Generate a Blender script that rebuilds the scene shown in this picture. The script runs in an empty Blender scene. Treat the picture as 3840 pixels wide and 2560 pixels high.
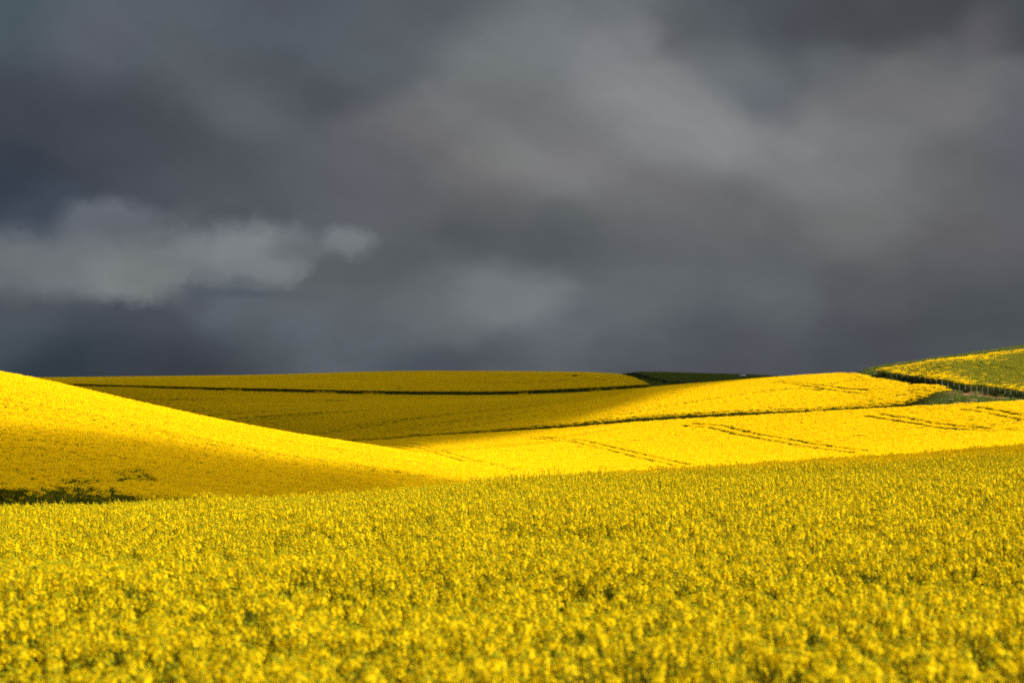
import bpy, math, random
import numpy as np
from mathutils import Vector, Matrix

# ------------------------------------------------------------------ camera, sky, sun, exposure
scene = bpy.context.scene
col = scene.collection
rng = np.random.default_rng(11)
random.seed(11)
R = math.radians

CAM_H = 2.25                      # the photographer stands on a low bank
FPX = 70.0 / 36.0 * 2352.0        # focal length in photo units (2352 across)
CX, HY = 1176.0, 880.0            # centre column and eye-level row
cd = bpy.data.cameras.new('camera')
cam = bpy.data.objects.new('camera', cd)
col.objects.link(cam)
cam.location = (0, 0, CAM_H)
cam.rotation_euler = (R(90), 0, 0)
cd.lens = 70.0
cd.sensor_width = 36.0
cd.shift_y = (HY - 784.0) / 2352.0
cd.clip_start = 0.1
cd.clip_end = 20000
cd.dof.use_dof = True
cd.dof.focus_distance = 30.0
cd.dof.aperture_fstop = 3.3
scene.camera = cam

SUN_DIR = Vector((0.82, -0.25, 0.52)).normalized()      # towards the sun
sd = bpy.data.lights.new('sun', 'SUN')
sd.energy = 5.0
sd.angle = R(0.5)
sd.color = (1.0, 0.955, 0.86)
sun = bpy.data.objects.new('sun', sd)
col.objects.link(sun)
sun.rotation_euler = SUN_DIR.to_track_quat('Z', 'Y').to_euler()
sun.location = (60, -30, 60)

scene.view_settings.view_transform = 'Standard'
scene.view_settings.look = 'None'
scene.view_settings.exposure = 1.62
scene.view_settings.gamma = 1.0
EXPO = 2.0 ** scene.view_settings.exposure
scene.cycles.max_bounces = 8
scene.cycles.diffuse_bounces = 4
scene.cycles.glossy_bounces = 1
scene.cycles.transmission_bounces = 4
scene.cycles.transparent_max_bounces = 32
scene.cycles.volume_bounces = 0
scene.cycles.use_adaptive_sampling = True
scene.cycles.adaptive_threshold = 0.01
scene.cycles.caustics_reflective = False
scene.cycles.caustics_refractive = False
scene.cycles.use_denoising = False

def lin(c):
    return tuple(((v / 255.0) / 12.92 if v / 255.0 <= .04045 else ((v / 255.0 + .055) / 1.055) ** 2.4) for v in c)

class NT:
    """small helper for writing node trees"""
    def __init__(self, tree):
        self.t = tree
    def n(self, typ, **kw):
        nd = self.t.nodes.new(typ)
        for k, v in kw.items():
            setattr(nd, k, v)
        return nd
    def put(self, sock, v):
        if isinstance(v, bpy.types.NodeSocket):
            self.t.links.new(v, sock)
        else:
            sock.default_value = v
    def m(self, op, a, b=0.0, c=None, clamp=False):
        nd = self.n('ShaderNodeMath', operation=op, use_clamp=clamp)
        self.put(nd.inputs[0], a)
        self.put(nd.inputs[1], b)
        if c is not None:
            self.put(nd.inputs[2], c)
        return nd.outputs[0]
    def v(self, op, a, b=None, c=None, scale=None):
        nd = self.n('ShaderNodeVectorMath', operation=op)
        self.put(nd.inputs[0], a)
        if b is not None:
            self.put(nd.inputs[1], b)
        if c is not None:
            self.put(nd.inputs[2], c)
        if scale is not None:
            self.put(nd.inputs['Scale'], scale)
        return nd.outputs['Value'] if op in ('DISTANCE', 'LENGTH', 'DOT_PRODUCT') else nd.outputs['Vector']
    def smooth(self, x, lo, hi):
        nd = self.n('ShaderNodeMapRange', interpolation_type='SMOOTHSTEP')
        self.put(nd.inputs['Value'], x)
        nd.inputs['From Min'].default_value = lo
        nd.inputs['From Max'].default_value = hi
        return nd.outputs['Result']
    def mix(self, f, a, b):
        nd = self.n('ShaderNodeMix', data_type='RGBA')
        self.put(nd.inputs[0], f)
        self.put(nd.inputs[6], a)
        self.put(nd.inputs[7], b)
        return nd.outputs[2]
    def noise(self, vec, scale, detail=4, rough=.5):
        nd = self.n('ShaderNodeTexNoise')
        self.put(nd.inputs['Vector'], vec)
        nd.inputs['Scale'].default_value = scale
        nd.inputs['Detail'].default_value = detail
        nd.inputs['Roughness'].default_value = rough
        return nd

# cloud colours of the storm bank, by direction (photo units), each (column, row, spread, colour)
STORM = [
 (0,0,150,(70,87,95)),(235,90,110,(88,92,104)),(20,230,110,(61,65,77)),(40,385,75,(48,60,76)),(110,460,60,(62,76,93)),
 (210,350,100,(62,66,77)),(340,290,110,(70,76,85)),(430,120,110,(88,96,101)),(640,140,90,(76,83,89)),(725,215,70,(74,78,84)),
 (560,225,90,(92,96,102)),(850,120,110,(82,89,95)),(620,30,130,(80,86,98)),(1000,30,130,(84,90,96)),(1150,130,100,(112,117,117)),(1150,250,110,(108,110,110)),
 (1000,320,90,(110,107,109)),(1120,378,80,(116,114,109)),(880,420,110,(92,92,98)),(700,420,120,(84,88,95)),(1120,470,70,(97,95,98)),
 (500,410,100,(76,80,88)),(760,640,100,(86,91,93)),(1090,550,80,(80,86,88)),(900,560,70,(84,89,91)),(350,430,60,(70,74,84)),
 (60,720,90,(74,79,88)),(330,745,80,(68,74,87)),(500,700,70,(93,100,107)),(1110,662,60,(114,118,121)),(980,680,90,(97,102,106)),
 (720,715,90,(92,98,106)),(550,775,80,(76,84,90)),(150,835,80,(45,59,68)),(440,835,90,(54,58,70)),(860,775,70,(88,95,102)),
 (970,845,60,(72,78,87)),(20,800,60,(62,76,86)),(290,830,60,(56,64,75)),
 (1400,30,90,(102,107,109)),(1250,90,90,(112,118,120)),(1430,115,80,(126,126,130)),(1480,200,90,(127,127,125)),(1540,290,90,(126,126,124)),
 (1680,310,80,(127,127,125)),(1850,345,100,(121,121,119)),(1990,370,100,(114,114,112)),(1310,350,110,(114,112,110)),(1765,208,50,(90,97,103)),
 (1800,245,45,(97,99,105)),(1640,50,80,(86,90,94)),(1750,45,90,(76,80,88)),(1910,50,100,(69,73,78)),(2060,40,90,(67,71,75)),(2250,70,45,(95,91,97)),
 (2340,60,60,(72,77,79)),(2040,200,90,(108,106,106)),(2190,205,80,(106,104,105)),(1920,130,60,(95,100,104)),(2150,140,50,(89,92,96)),(1700,150,80,(106,110,112)),
 (2180,400,90,(98,97,95)),(2330,380,90,(90,92,99)),(1500,470,90,(106,104,104)),(1720,490,90,(102,101,99)),(2010,500,100,(106,105,102)),
 (1300,545,90,(81,87,89)),(1500,560,80,(88,91,95)),(1720,590,90,(88,92,95)),(2200,560,100,(92,90,94)),(2060,660,100,(82,84,88)),(1210,672,60,(112,117,118)),
 (1480,690,90,(95,101,104)),(1740,705,80,(94,100,103)),(1570,765,80,(79,83,90)),(1300,790,90,(92,98,104)),(1720,800,90,(76,79,86)),
 (2250,740,110,(73,79,82)),(2010,835,90,(73,76,84)),(1400,850,80,(77,81,88)),(1160,860,70,(80,84,92)),(2340,200,60,(92,95,99)),
]

def build_world():
    w = bpy.data.worlds.new('World')
    scene.world = w
    w.use_nodes = True
    w.cycles.sampling_method = 'MANUAL'
    w.cycles.sample_map_resolution = 512
    t = w.node_tree
    t.nodes.clear()
    N = NT(t)
    d = N.n('ShaderNodeTexCoord').outputs['Generated']
    sep = N.n('ShaderNodeSeparateXYZ')
    t.links.new(d, sep.inputs[0])
    X, Y, Z = sep.outputs
    az = N.m('ARCTAN2', X, Y)
    el = N.m('ARCSINE', Z)
    # open sky with thin overcast, everywhere but in the storm bank
    sky = N.n('ShaderNodeTexSky', sky_type='NISHITA')
    sky.sun_disc = False
    sky.sun_elevation = math.asin(SUN_DIR.z)
    sky.sun_rotation = math.atan2(SUN_DIR.x, SUN_DIR.y)
    S = 0.1
    grey = N.noise(d, 3.0, 3, .5)
    deck = N.mix(N.smooth(grey.outputs['Fac'], .3, .7), (0.68, .74, .86, 1), (1.45, 1.5, 1.54, 1))
    storm_side = N.smooth(Y, .0, .75)
    deck = N.mix(storm_side, deck, (.85, .92, 1.0, 1))
    open_sky = N.mix(0.75, sky.outputs['Color'], deck)
    bg_open = N.n('ShaderNodeBackground')
    t.links.new(open_sky, bg_open.inputs['Color'])
    bg_open.inputs['Strength'].default_value = S
    # storm bank ahead
    wob = N.noise(d, 9.0, 5, .55)
    wob2 = N.noise(N.v('MULTIPLY', d, (1.0, 1.0, 1.7)), 34.0, 4, .55)
    wv = N.v('SUBTRACT', wob.outputs['Color'], (.5, .5, .5))
    wv2 = N.v('SUBTRACT', wob2.outputs['Color'], (.5, .5, .5))
    comb = N.n('ShaderNodeCombineXYZ')
    t.links.new(az, comb.inputs[0])
    t.links.new(el, comb.inputs[1])
    p = N.v('MULTIPLY_ADD', wv, (0.040, 0.026, 0.0), comb.outputs[0])
    p = N.v('MULTIPLY_ADD', wv2, (0.014, 0.010, 0.0), p)
    def ang(px, py):
        a = math.atan((px - CX) / FPX)
        return (a, math.atan((HY - py) / FPX * math.cos(a)), 0.0)
    pf = N.v('MULTIPLY', p, (1.0, 1.45, 0))      # flattened: the banks lie level
    acc, wsum = None, None
    for (px, py, s, c) in STORM:
        sg = s * 0.82 / FPX
        here = pf if acc is None else N.v('MULTIPLY_ADD', acc, (0, 0, 0), pf)   # one after the other, to stay within the shader stack
        dist = N.v('DISTANCE', here, (ang(px, py)[0], ang(px, py)[1] * 1.45, 0))
        wgt = N.m('POWER', math.exp(-1.0 / (2 * sg * sg) / 2000.0), N.m('MULTIPLY', N.m('MULTIPLY', dist, 2000.0), dist))
        g = .30 * c[0] + .59 * c[1] + .11 * c[2]
        c = tuple(.66 * v + .34 * g * k for v, k in zip(c, (.955, 1.0, 1.065)))
        cl = lin(c)
        term = N.v('SCALE', cl, scale=wgt) if acc is None else N.v('MULTIPLY_ADD', cl, wgt, acc)
        acc = term
        wsum = wgt if wsum is None else N.m('ADD', wsum, wgt)
    storm = N.v('DIVIDE', N.v('ADD', acc, (8e-7, 9e-7, 1e-6)), N.m('ADD', wsum, 1e-5))
    # the low ragged cloud on the left
    wob3 = N.noise(d, 80.0, 5, .6)
    wv3 = N.v('SUBTRACT', wob3.outputs['Color'], (.5, .5, .5))
    q = N.v('MULTIPLY_ADD', wv2, (0.020, 0.016, 0.0), comb.outputs[0])
    q = N.v('MULTIPLY_ADD', wv3, (0.011, 0.009, 0.0), q)
    for (px, py, rx, ry, c, al, soft) in [
            (250,525,135,72,(100,104,110),.85,.55), (500,548,230,62,(94,98,103),.8,.75), (150,610,290,84,(108,112,115),.95,.7), (400,590,160,60,(112,116,118),.9,.7),
            (310,640,125,62,(115,119,119),.9,.6), (570,570,150,66,(119,124,125),.95,.7), (630,610,78,50,(113,118,119),.85,.75),
            (448,678,62,30,(82,86,93),.85,.7), (550,674,130,15,(80,85,92),.8,.8), (716,568,100,36,(98,102,105),.8,.7),
            (806,553,64,42,(109,114,116),.9,.65), (681,622,15,19,(106,111,112),.8,.6)]:
        a, e, _ = ang(px, py)
        here = N.v('SUBTRACT', N.v('MULTIPLY_ADD', storm, (0, 0, 0), q), (a, e, 0))
        df = N.v('MULTIPLY', here, (FPX / rx, FPX / ry, 0))
        r = N.v('LENGTH', df)
        f = N.m('SUBTRACT', 1.0, N.smooth(r, 1.0 - soft, 1.0 + soft * .45))
        storm = N.mix(N.m('MULTIPLY', f, al), storm, lin((c[0] + 1, c[1] + 2, c[2] + 4)) + (1,))
    # torn streaks along the wind, which run down to the right and flatten towards the horizon
    def streaks(rot, sx, sy, detail, seedv):
        r_ = N.n('ShaderNodeVectorRotate', rotation_type='Z_AXIS')
        N.put(r_.inputs['Vector'], N.v('ADD', p, (seedv, seedv * .7, seedv)))
        r_.inputs['Angle'].default_value = rot
        return N.noise(N.v('MULTIPLY', r_.outputs[0], (sx, sy, 1.0)), 1.0, detail, .58).outputs['Fac']
    tilt = N.smooth(el, .045, .11)
    st1 = streaks(R(32), 7.0, 26.0, 7, 1.3)
    st2 = streaks(R(4), 7.0, 34.0, 7, 4.1)
    st = N.m('ADD', N.m('MULTIPLY', st1, tilt), N.m('MULTIPLY', st2, N.m('SUBTRACT', 1.0, tilt)))
    warp = N.v('MULTIPLY_ADD', wv, (.10, .10, .06), N.v('MULTIPLY', d, (1.0, 1.0, 1.7)))
    warp = N.v('MULTIPLY_ADD', wv2, (.035, .035, .02), warp)
    tex = N.noise(warp, 13.0, 9, .60)
    gain = N.m('MULTIPLY_ADD', N.m('SUBTRACT', st, .5), .42, 1.09)
    gain = N.m('MULTIPLY_ADD', N.m('SUBTRACT', tex.outputs['Fac'], .5), .50, gain)
    storm = N.v('SCALE', storm, scale=N.m('MULTIPLY', gain, 1.0 / EXPO))
    bg_storm = N.n('ShaderNodeBackground')
    t.links.new(storm, bg_storm.inputs['Color'])
    bg_storm.inputs['Strength'].default_value = 1.0
    inwin = N.m('MULTIPLY', N.smooth(N.m('ABSOLUTE', az), .46, .34), N.smooth(el, .34, .24))
    mx = N.n('ShaderNodeMixShader')
    t.links.new(inwin, mx.inputs[0])
    t.links.new(bg_open.outputs[0], mx.inputs[1])
    t.links.new(bg_storm.outputs[0], mx.inputs[2])
    out = N.n('ShaderNodeOutputWorld')
    t.links.new(mx.outputs[0], out.inputs[0])
build_world()

# ------------------------------------------------------------------ shape of the land
CROP = 1.25
# each line across the valley: (column, row, distance, height of what the row shows above the soil)
K = CROP
LINES = [
 # by the photographer's feet
 [(-4000,1568,6.9,K),(0,1568,6.9,K),(1176,1568,6.9,K),(2352,1568,6.9,K),(6000,1568,6.9,K)],
 # brow of the near field
 [(-4000,1210,36,K),(-800,1186,36,K),(0,1176,37,K),(250,1171,37,K),(500,1160,38,K),(784,1143,40,K),(1017,1122,42,K),(1217,1103,46,K),(1568,1085,52,K),(1968,1057,57,K),(2352,1027,60,K),(3200,960,62,K),(6000,900,64,K)],
 # the gully behind it
 [(-4000,1330,82,0),(0,1330,82,0),(1000,1310,84,0),(1600,1260,88,0),(2352,1220,92,0),(6000,1100,92,0)],
 # foot of the left hill
 [(-4000,1120,112,K),(0,1127,112,K),(200,1130,112,K),(400,1145,112,K),(800,1180,115,K),(1200,1195,120,K),(2352,1190,125,K),(6000,1080,125,K)],
 # its crest
 [(-4000,560,178,K),(-1500,640,178,K),(-600,760,178,K),(-200,820,178,K),(0,854,178,K),(100,874,178,K),(300,920,178,K),(500,964,178,K),(700,1001,178,K),(800,1016,178,K),(900,1032,178,K),(1000,1052,178,K),(1100,1072,178,K),(1217,1094,178,K),(1400,1128,178,K),(1700,1136,178,K),(2352,1090,178,K),(6000,960,178,K)],
 [(-4000,700,212,K),(0,905,212,K),(300,960,212,K),(700,1032,212,K),(1000,1075,212,K),(1217,1098,208,K),(1400,1106,205,K),(1700,1098,205,K),(2352,1042,205,K),(6000,930,205,K)],
 # bottom of the valley
 [(-4000,980,260,K),(0,1072,260,K),(500,1080,260,K),(800,1080,255,K),(1100,1076,250,K),(1217,1080,245,K),(1700,1064,240,K),(2352,1008,235,K),(6000,900,235,K)],
 # upper edge of the lower field
 [(-4000,980,540,K),(0,1022,520,K),(400,1020,475,K),(800,1014,425,K),(1000,1000,400,K),(1280,983,370,K),(1500,966,345,K),(1700,954,325,K),(1900,943,310,K),(2080,933,298,K),(2180,927,291,K),(2352,918,285,K),(3000,890,280,K),(6000,800,280,K)],
 # lower edge of the middle field
 [(-4000,977,548,K),(0,1018,528,K),(400,1016,483,K),(800,1010,432,K),(1000,995,407,K),(1280,974,377,K),(1500,954,352,K),(1700,944,330,K),(1900,936,314,K),(2080,922,303,K),(2180,911,302,0),(2352,915,299,0),(3000,870,295,0),(6000,780,295,0)],
 # its middle, and on the right the brow of the hill
 [(-4000,960,575,K),(0,965,565,K),(400,962,530,K),(800,950,505,K),(1000,941,495,K),(1280,922,485,K),(1400,908,480,K),(1500,889,473,K),(1620,879,462,K),(1740,869,452,K),(1850,861,440,K),(1940,855,430,K),(2020,843,424,0),(2100,832,418,0),(2200,818,410,0),(2352,796,402,0),(2700,752,400,0),(3400,700,400,0),(6000,640,400,0)],
 # top of the middle field
 [(-4000,870,610,K),(0,880,610,K),(130,884,610,K),(300,889,610,K),(500,896,610,K),(700,901,610,K),(900,906,610,K),(1100,907,610,K),(1300,902,610,K),(1420,895,610,K),(1490,891,610,K),(1740,893,600,K),(2000,900,600,K),(2352,890,590,K),(6000,760,590,K)],
 # bottom of the far field
 [(-4000,866,622,K),(0,877,622,K),(130,880,622,K),(300,884,622,K),(500,889,622,K),(700,893,622,K),(900,897,622,K),(1100,898,622,K),(1300,892,622,K),(1420,886,622,K),(1490,882,622,K),(1560,890,625,0),(1740,897,625,0),(2000,905,625,0),(2352,896,625,0),(6000,770,625,0)],
 # far skyline
 [(-4000,880,790,K),(-600,872,790,K),(100,867,790,K),(300,865,790,K),(600,861,790,K),(850,854,790,K),(1000,852,790,K),(1200,853,790,K),(1350,855,790,K),(1420,858,790,K),(1470,857,790,0),(1600,860,790,0),(1740,864,790,0),(1850,872,790,0),(2352,890,790,0),(6000,880,790,0)],
 [(-4000,890,1050,0),(1176,890,1050,0),(6000,890,1050,0)],
 [(-4000,905,2500,0),(1176,905,2500,0),(6000,905,2500,0)],
 [(-4000,896,9000,0),(1176,896,9000,0),(6000,896,9000,0)],
]

def pchip_slopes(x, y):
    """monotone cubic slopes along the last axis"""
    h = np.diff(x, axis=-1)
    d = np.diff(y, axis=-1) / h
    m = np.zeros_like(y)
    a, b = d[..., :-1], d[..., 1:]
    w1 = 2 * h[..., 1:] + h[..., :-1]
    w2 = h[..., 1:] + 2 * h[..., :-1]
    same = (a * b) > 0
    sa = np.where(same, a, 1.0)
    sb = np.where(same, b, 1.0)
    m[..., 1:-1] = np.where(same, (w1 + w2) / (w1 / sa + w2 / sb), 0)
    m[..., 0] = d[..., 0]
    m[..., -1] = d[..., -1]
    return m

def hermite(x0, x1, y0, y1, m0, m1, x):
    h = x1 - x0
    t = (x - x0) / h
    t2, t3 = t * t, t * t * t
    return (2*t3 - 3*t2 + 1)*y0 + (t3 - 2*t2 + t)*h*m0 + (-2*t3 + 3*t2)*y1 + (t3 - t2)*h*m1

def pchip1(xs, ys, x):
    xs = np.asarray(xs, float); ys = np.asarray(ys, float)
    m = pchip_slopes(xs, ys)
    x = np.clip(x, xs[0], xs[-1])
    i = np.clip(np.searchsorted(xs, x) - 1, 0, len(xs) - 2)
    return hermite(xs[i], xs[i+1], ys[i], ys[i+1], m[i], m[i+1], x)

PXT = np.linspace(-4000, 6000, 2501)
DT, ZT = [], []
for L in LINES:
    p = [q[0] for q in L]
    dep = pchip1(p, [q[2] for q in L], PXT)
    soil = [CAM_H + (HY - q[1]) / FPX * q[2] - q[3] for q in L]
    DT.append(dep)
    ZT.append(pchip1(p, soil, PXT))
DT = np.array(DT).T
ZT = np.array(ZT).T
# start row under the camera
DT = np.concatenate([np.zeros((len(PXT), 1)) - 40, DT], axis=1)
ZT = np.concatenate([ZT[:, :1] + 0.15, ZT], axis=1)
MT = pchip_slopes(DT, ZT)

def ground(x, y):
    """soil height at (x, y), arrays"""
    x = np.asarray(x, float); y = np.asarray(y, float)
    yy = np.maximum(y, 6.9)
    px = np.clip(CX + FPX * x / yy, -3999, 5999)
    f = (px - PXT[0]) / (PXT[1] - PXT[0])
    i = np.floor(f).astype(int)
    f = f - i
    out = 0
    for k, wgt in ((0, 1 - f), (1, f)):
        D, Zc, M = DT[i + k], ZT[i + k], MT[i + k]
        yc = np.clip(y, D[..., 0] + .01, D[..., -1] - .01)
        j = np.clip((D <= yc[..., None]).sum(-1) - 1, 0, D.shape[-1] - 2)[..., None]
        g = lambda A, o: np.take_along_axis(A, j + o, -1)[..., 0]
        out = out + wgt * hermite(g(D, 0), g(D, 1), g(Zc, 0), g(Zc, 1), g(M, 0), g(M, 1), yc)
    return out

def row_of(x, y, h):
    return HY - FPX * (ground(x, y) + h - CAM_H) / y

def hit(px, py, y0, y1, h=K):
    """first distance in y0..y1 at which the view ray meets the land raised by h"""
    ys = np.linspace(y0, y1, 900)
    r = row_of((px - CX) / FPX * ys, ys, h)
    i = np.argmax(r <= py)
    if r[i] > py:
        i = int(np.argmin(r))
    return float(ys[i])

def spot(px, py, y0, y1, h=K):
    y = hit(px, py, y0, y1, h)
    x = (px - CX) / FPX * y
    return (x, y)

# value noise for patchiness
NG = rng.random((256, 256))
def vnoise(x, y):
    xi = np.floor(x).astype(int); yi = np.floor(y).astype(int)
    fx = x - xi; fy = y - yi
    fx = fx*fx*(3-2*fx); fy = fy*fy*(3-2*fy)
    g = lambda a, b: NG[(xi + a) & 255, (yi + b) & 255]
    return (g(0,0)*(1-fx) + g(1,0)*fx)*(1-fy) + (g(0,1)*(1-fx) + g(1,1)*fx)*fy
def fbm(x, y, o=4):
    s, a = 0, .5
    for k in range(o):
        s = s + a * vnoise(x * 2**k + 17.3*k, y * 2**k + 5.1*k)
        a *= .5
    return s / (1 - .5**o)

# ------------------------------------------------------------------ mesh and material helpers
def link_mesh(name, V, F, mats, midx=None, parent=None, smooth=False, link=True):
    me = bpy.data.meshes.new(name)
    V = np.asarray(V, float)
    me.from_pydata(V.tolist(), [], F if isinstance(F, list) else F.tolist())
    for m in mats:
        me.materials.append(m)
    if midx is not None:
        me.polygons.foreach_set('material_index', np.asarray(midx, dtype=np.int32))
    if smooth:
        me.polygons.foreach_set('use_smooth', np.ones(len(me.polygons), dtype=bool))
    me.update()
    o = bpy.data.objects.new(name, me)
    if link:
        col.objects.link(o)
    if parent:
        o.parent = parent
    return o

def tag(o, label=None, cat=None, group=None, kind=None):
    if label: o['label'] = label
    if cat: o['category'] = cat
    if group: o['group'] = group
    if kind: o['kind'] = kind
    return o

def leafy(name, ca, cb, trans, rough=.7, tcol=None, spec=.05):
    """thin plant tissue: colour varies from plant to plant, light passes through"""
    m = bpy.data.materials.new(name)
    m.use_nodes = True
    t = m.node_tree
    N = NT(t)
    b = t.nodes['Principled BSDF']
    out = t.nodes['Material Output']
    oi = N.n('ShaderNodeObjectInfo')
    geo = N.n('ShaderNodeNewGeometry')
    rnd = N.m('FRACT', N.m('ADD', oi.outputs['Random'], N.m('MULTIPLY', geo.outputs['Random Per Island'], 3.0)))
    c = N.mix(rnd, ca + (1,), cb + (1,))
    t.links.new(c, b.inputs['Base Color'])
    b.inputs['Roughness'].default_value = rough
    b.inputs['Specular IOR Level'].default_value = spec
    tr = N.n('ShaderNodeBsdfTranslucent')
    if tcol:
        tr.inputs['Color'].default_value = tcol + (1,)
    else:
        t.links.new(c, tr.inputs['Color'])
    mx = N.n('ShaderNodeMixShader')
    mx.inputs[0].default_value = trans
    t.links.new(b.outputs[0], mx.inputs[1])
    t.links.new(tr.outputs[0], mx.inputs[2])
    t.links.new(mx.outputs[0], out.inputs['Surface'])
    return m

PETAL = leafy('petal', (.88, .655, .002), (.84, .575, .002), .40, .6, tcol=(.88, .535, .001), spec=.04)
BUD = leafy('bud', (.42, .38, .006), (.30, .30, .006), .15)
STEM = leafy('stem', (.085, .092, .003), (.13, .13, .004), .10)
LEAF = leafy('leaf', (.066, .074, .003), (.098, .098, .004), .25)
UNRIPE = leafy('unopened_bud', (.16, .165, .012), (.21, .20, .015), .2)
GRASS = leafy('grass_blade', (.050, .085, .005), (.09, .11, .008), .25)
DRYGRASS = leafy('dry_grass', (.20, .17, .07), (.28, .22, .10), .2)
SCRUB = leafy('scrub_leaf', (.014, .020, .003), (.026, .032, .004), .15)

def ground_mat(name, c1, c2, c3, s1, s2):
    m = bpy.data.materials.new(name)
    m.use_nodes = True
    t = m.node_tree
    N = NT(t)
    b = t.nodes['Principled BSDF']
    co = N.n('ShaderNodeTexCoord').outputs['Object']
    a = N.noise(co, s1, 6, .6)
    e = N.noise(co, s2, 4, .6)
    c = N.mix(N.smooth(a.outputs['Fac'], .35, .65), c1 + (1,), c2 + (1,))
    c = N.mix(N.smooth(e.outputs['Fac'], .5, .75), c, c3 + (1,))
    t.links.new(c, b.inputs['Base Color'])
    b.inputs['Roughness'].default_value = .95
    b.inputs['Specular IOR Level'].default_value = .1
    bp = N.n('ShaderNodeBump')
    bp.inputs['Strength'].default_value = .6
    bp.inputs['Distance'].default_value = .1
    t.links.new(e.outputs['Fac'], bp.inputs['Height'])
    t.links.new(bp.outputs[0], b.inputs['Normal'])
    return m
SOIL = ground_mat('grassy_soil', (.022, .030, .003), (.036, .044, .004), (.045, .034, .010), .15, 2.5)
DIRT = ground_mat('red_dirt', (.17, .070, .026), (.13, .052, .020), (.19, .10, .045), .4, 3.0)

# ------------------------------------------------------------------ the ground, one sheet to the horizon
def build_ground():
    rows = np.unique(np.concatenate([[-300, -120, -50, -20, -5], np.linspace(0, 130, 60), np.linspace(132, 270, 60), np.linspace(272, 460, 70), np.linspace(464, 660, 50), np.linspace(665, 900, 36), np.geomspace(930, 8900, 16)]))
    us = np.linspace(-1, 1, 261)
    us = np.sign(us) * (0.42 * np.abs(us) + .58 * np.abs(us) ** 3)
    V = []
    for y in rows:
        wd = 60 + .95 * abs(y)
        xs = us * wd
        z = ground(xs, np.full_like(xs, y))
        V.append(np.stack([xs, np.full_like(xs, y), z], 1))
    V = np.concatenate(V)
    n = len(us)
    F = []
    for r in range(len(rows) - 1):
        for c in range(n - 1):
            a = r * n + c
            F.append((a, a + 1, a + n + 1, a + n))
    o = link_mesh('ground', V, F, [SOIL], smooth=True)
    tag(o, kind='structure')
build_ground()

# ------------------------------------------------------------------ unseen clouds added above the frame, shaped to cast shade on parts of the land
def sstep(x, lo, hi):
    t = np.clip((x - lo) / (hi - lo), 0, 1)
    return t * t * (3 - 2 * t)

def cloud_mat(sigma):
    m = bpy.data.materials.new('shade_cloud_vapour')
    m.use_nodes = True
    t = m.node_tree
    t.nodes.clear()
    N = NT(t)
    ab = N.n('ShaderNodeVolumePrincipled')
    ab.inputs['Color'].default_value = (.75, .77, .8, 1)
    ab.inputs['Density'].default_value = sigma
    out = N.n('ShaderNodeOutputMaterial')
    t.links.new(ab.outputs[0], out.inputs['Volume'])
    m.cycles.homogeneous_volume = True
    return m
SIGMA = .05
CLOUD = cloud_mat(SIGMA)

def build_shade_cloud(label, xs, ys, tau, alt):
    """an unseen lens of cloud at height alt, shaped for its shadow; its thickness along the sun's path is tau / SIGMA where it shades (xs, ys)"""
    Xg, Yg = np.meshgrid(xs, ys)
    Zg = ground(Xg, Yg) + CROP
    T = tau(Xg, Yg)
    T = T * (0.9 + .25 * (fbm(Xg * .03, Yg * .03) - .5))
    T = np.where(T < .02, 0, T)
    T[0, :] = T[-1, :] = 0
    T[:, 0] = T[:, -1] = 0
    th = T / SIGMA * SUN_DIR.z
    t = (alt - Zg) / SUN_DIR.z
    px, py = Xg + SUN_DIR.x * t, Yg + SUN_DIR.y * t
    mid = alt + 8 * (fbm(Xg * .012 + 40, Yg * .012) - .5)
    n, mrow = len(xs), len(ys)
    top = np.stack([px, py, mid + th / 2], -1).reshape(-1, 3)
    bot = np.stack([px, py, mid - th / 2], -1).reshape(-1, 3)
    live = (T > 0)
    # rim corners are shared by both skins so that the body is closed
    idx_t = np.arange(n * mrow).reshape(mrow, n)
    idx_b = np.where(live, idx_t + n * mrow, idx_t)
    F = []
    for r in range(mrow - 1):
        for c in range(n - 1):
            if live[r:r+2, c:c+2].any():
                F.append((int(idx_t[r, c]), int(idx_t[r, c+1]), int(idx_t[r+1, c+1]), int(idx_t[r+1, c])))
                F.append((int(idx_b[r, c]), int(idx_b[r+1, c]), int(idx_b[r+1, c+1]), int(idx_b[r, c+1])))
    V = np.concatenate([top, bot])
    used = np.unique(np.array(F).ravel())
    re = -np.ones(len(V), int)
    re[used] = np.arange(len(used))
    F = [tuple(int(re[i]) for i in dict.fromkeys(f)) for f in F]
    o = link_mesh('cloud', V[used], [f for f in F if len(f) > 2], [CLOUD], smooth=False)  # stays out of frame, there for its shadow on the land
    tag(o, label, 'cloud', kind='structure')
    return o

def pxof(x, y):
    return CX + FPX * x / y

def tau_far(x, y):
    px = pxof(x, y)
    e = np.interp(px, [-600, 0, 500, 800, 1200, 1400, 1500, 1620, 1740, 1900, 2400], [310, 315, 335, 352, 385, 415, 436, 470, 500, 530, 570])
    w = np.interp(px, [800, 1500, 2400], [54, 62, 66])
    t = 3.3 * sstep(y, e - w, e + w)  # cloud thickness follows the shade wanted on the far hills
    t = t * (1 - sstep(y, 1150, 1350))
    t = t * sstep(x, -620, -420) * (1 - sstep(x, 420, 560))
    # plus thinner cloud, added to dim the crown of the right hill
    return t + .30 * sstep(px, 1450, 1700) * sstep(y, 355, 410) * (1 - sstep(y, 470, 520))
def tau_left(x, y):
    px = pxof(x, y)
    e = np.interp(px, [-800, 0, 300, 500, 700, 900, 1100, 1300], EDGE)
    t = 1.75 * (1 - sstep(y, e - 9, e + 8)) * sstep(y, 72, 92) * (1 - sstep(px, 1150, 1500)) * sstep(px, -1300, -700)  # cloud thickness set by the shade wanted below the hill's crest
    return t
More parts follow.
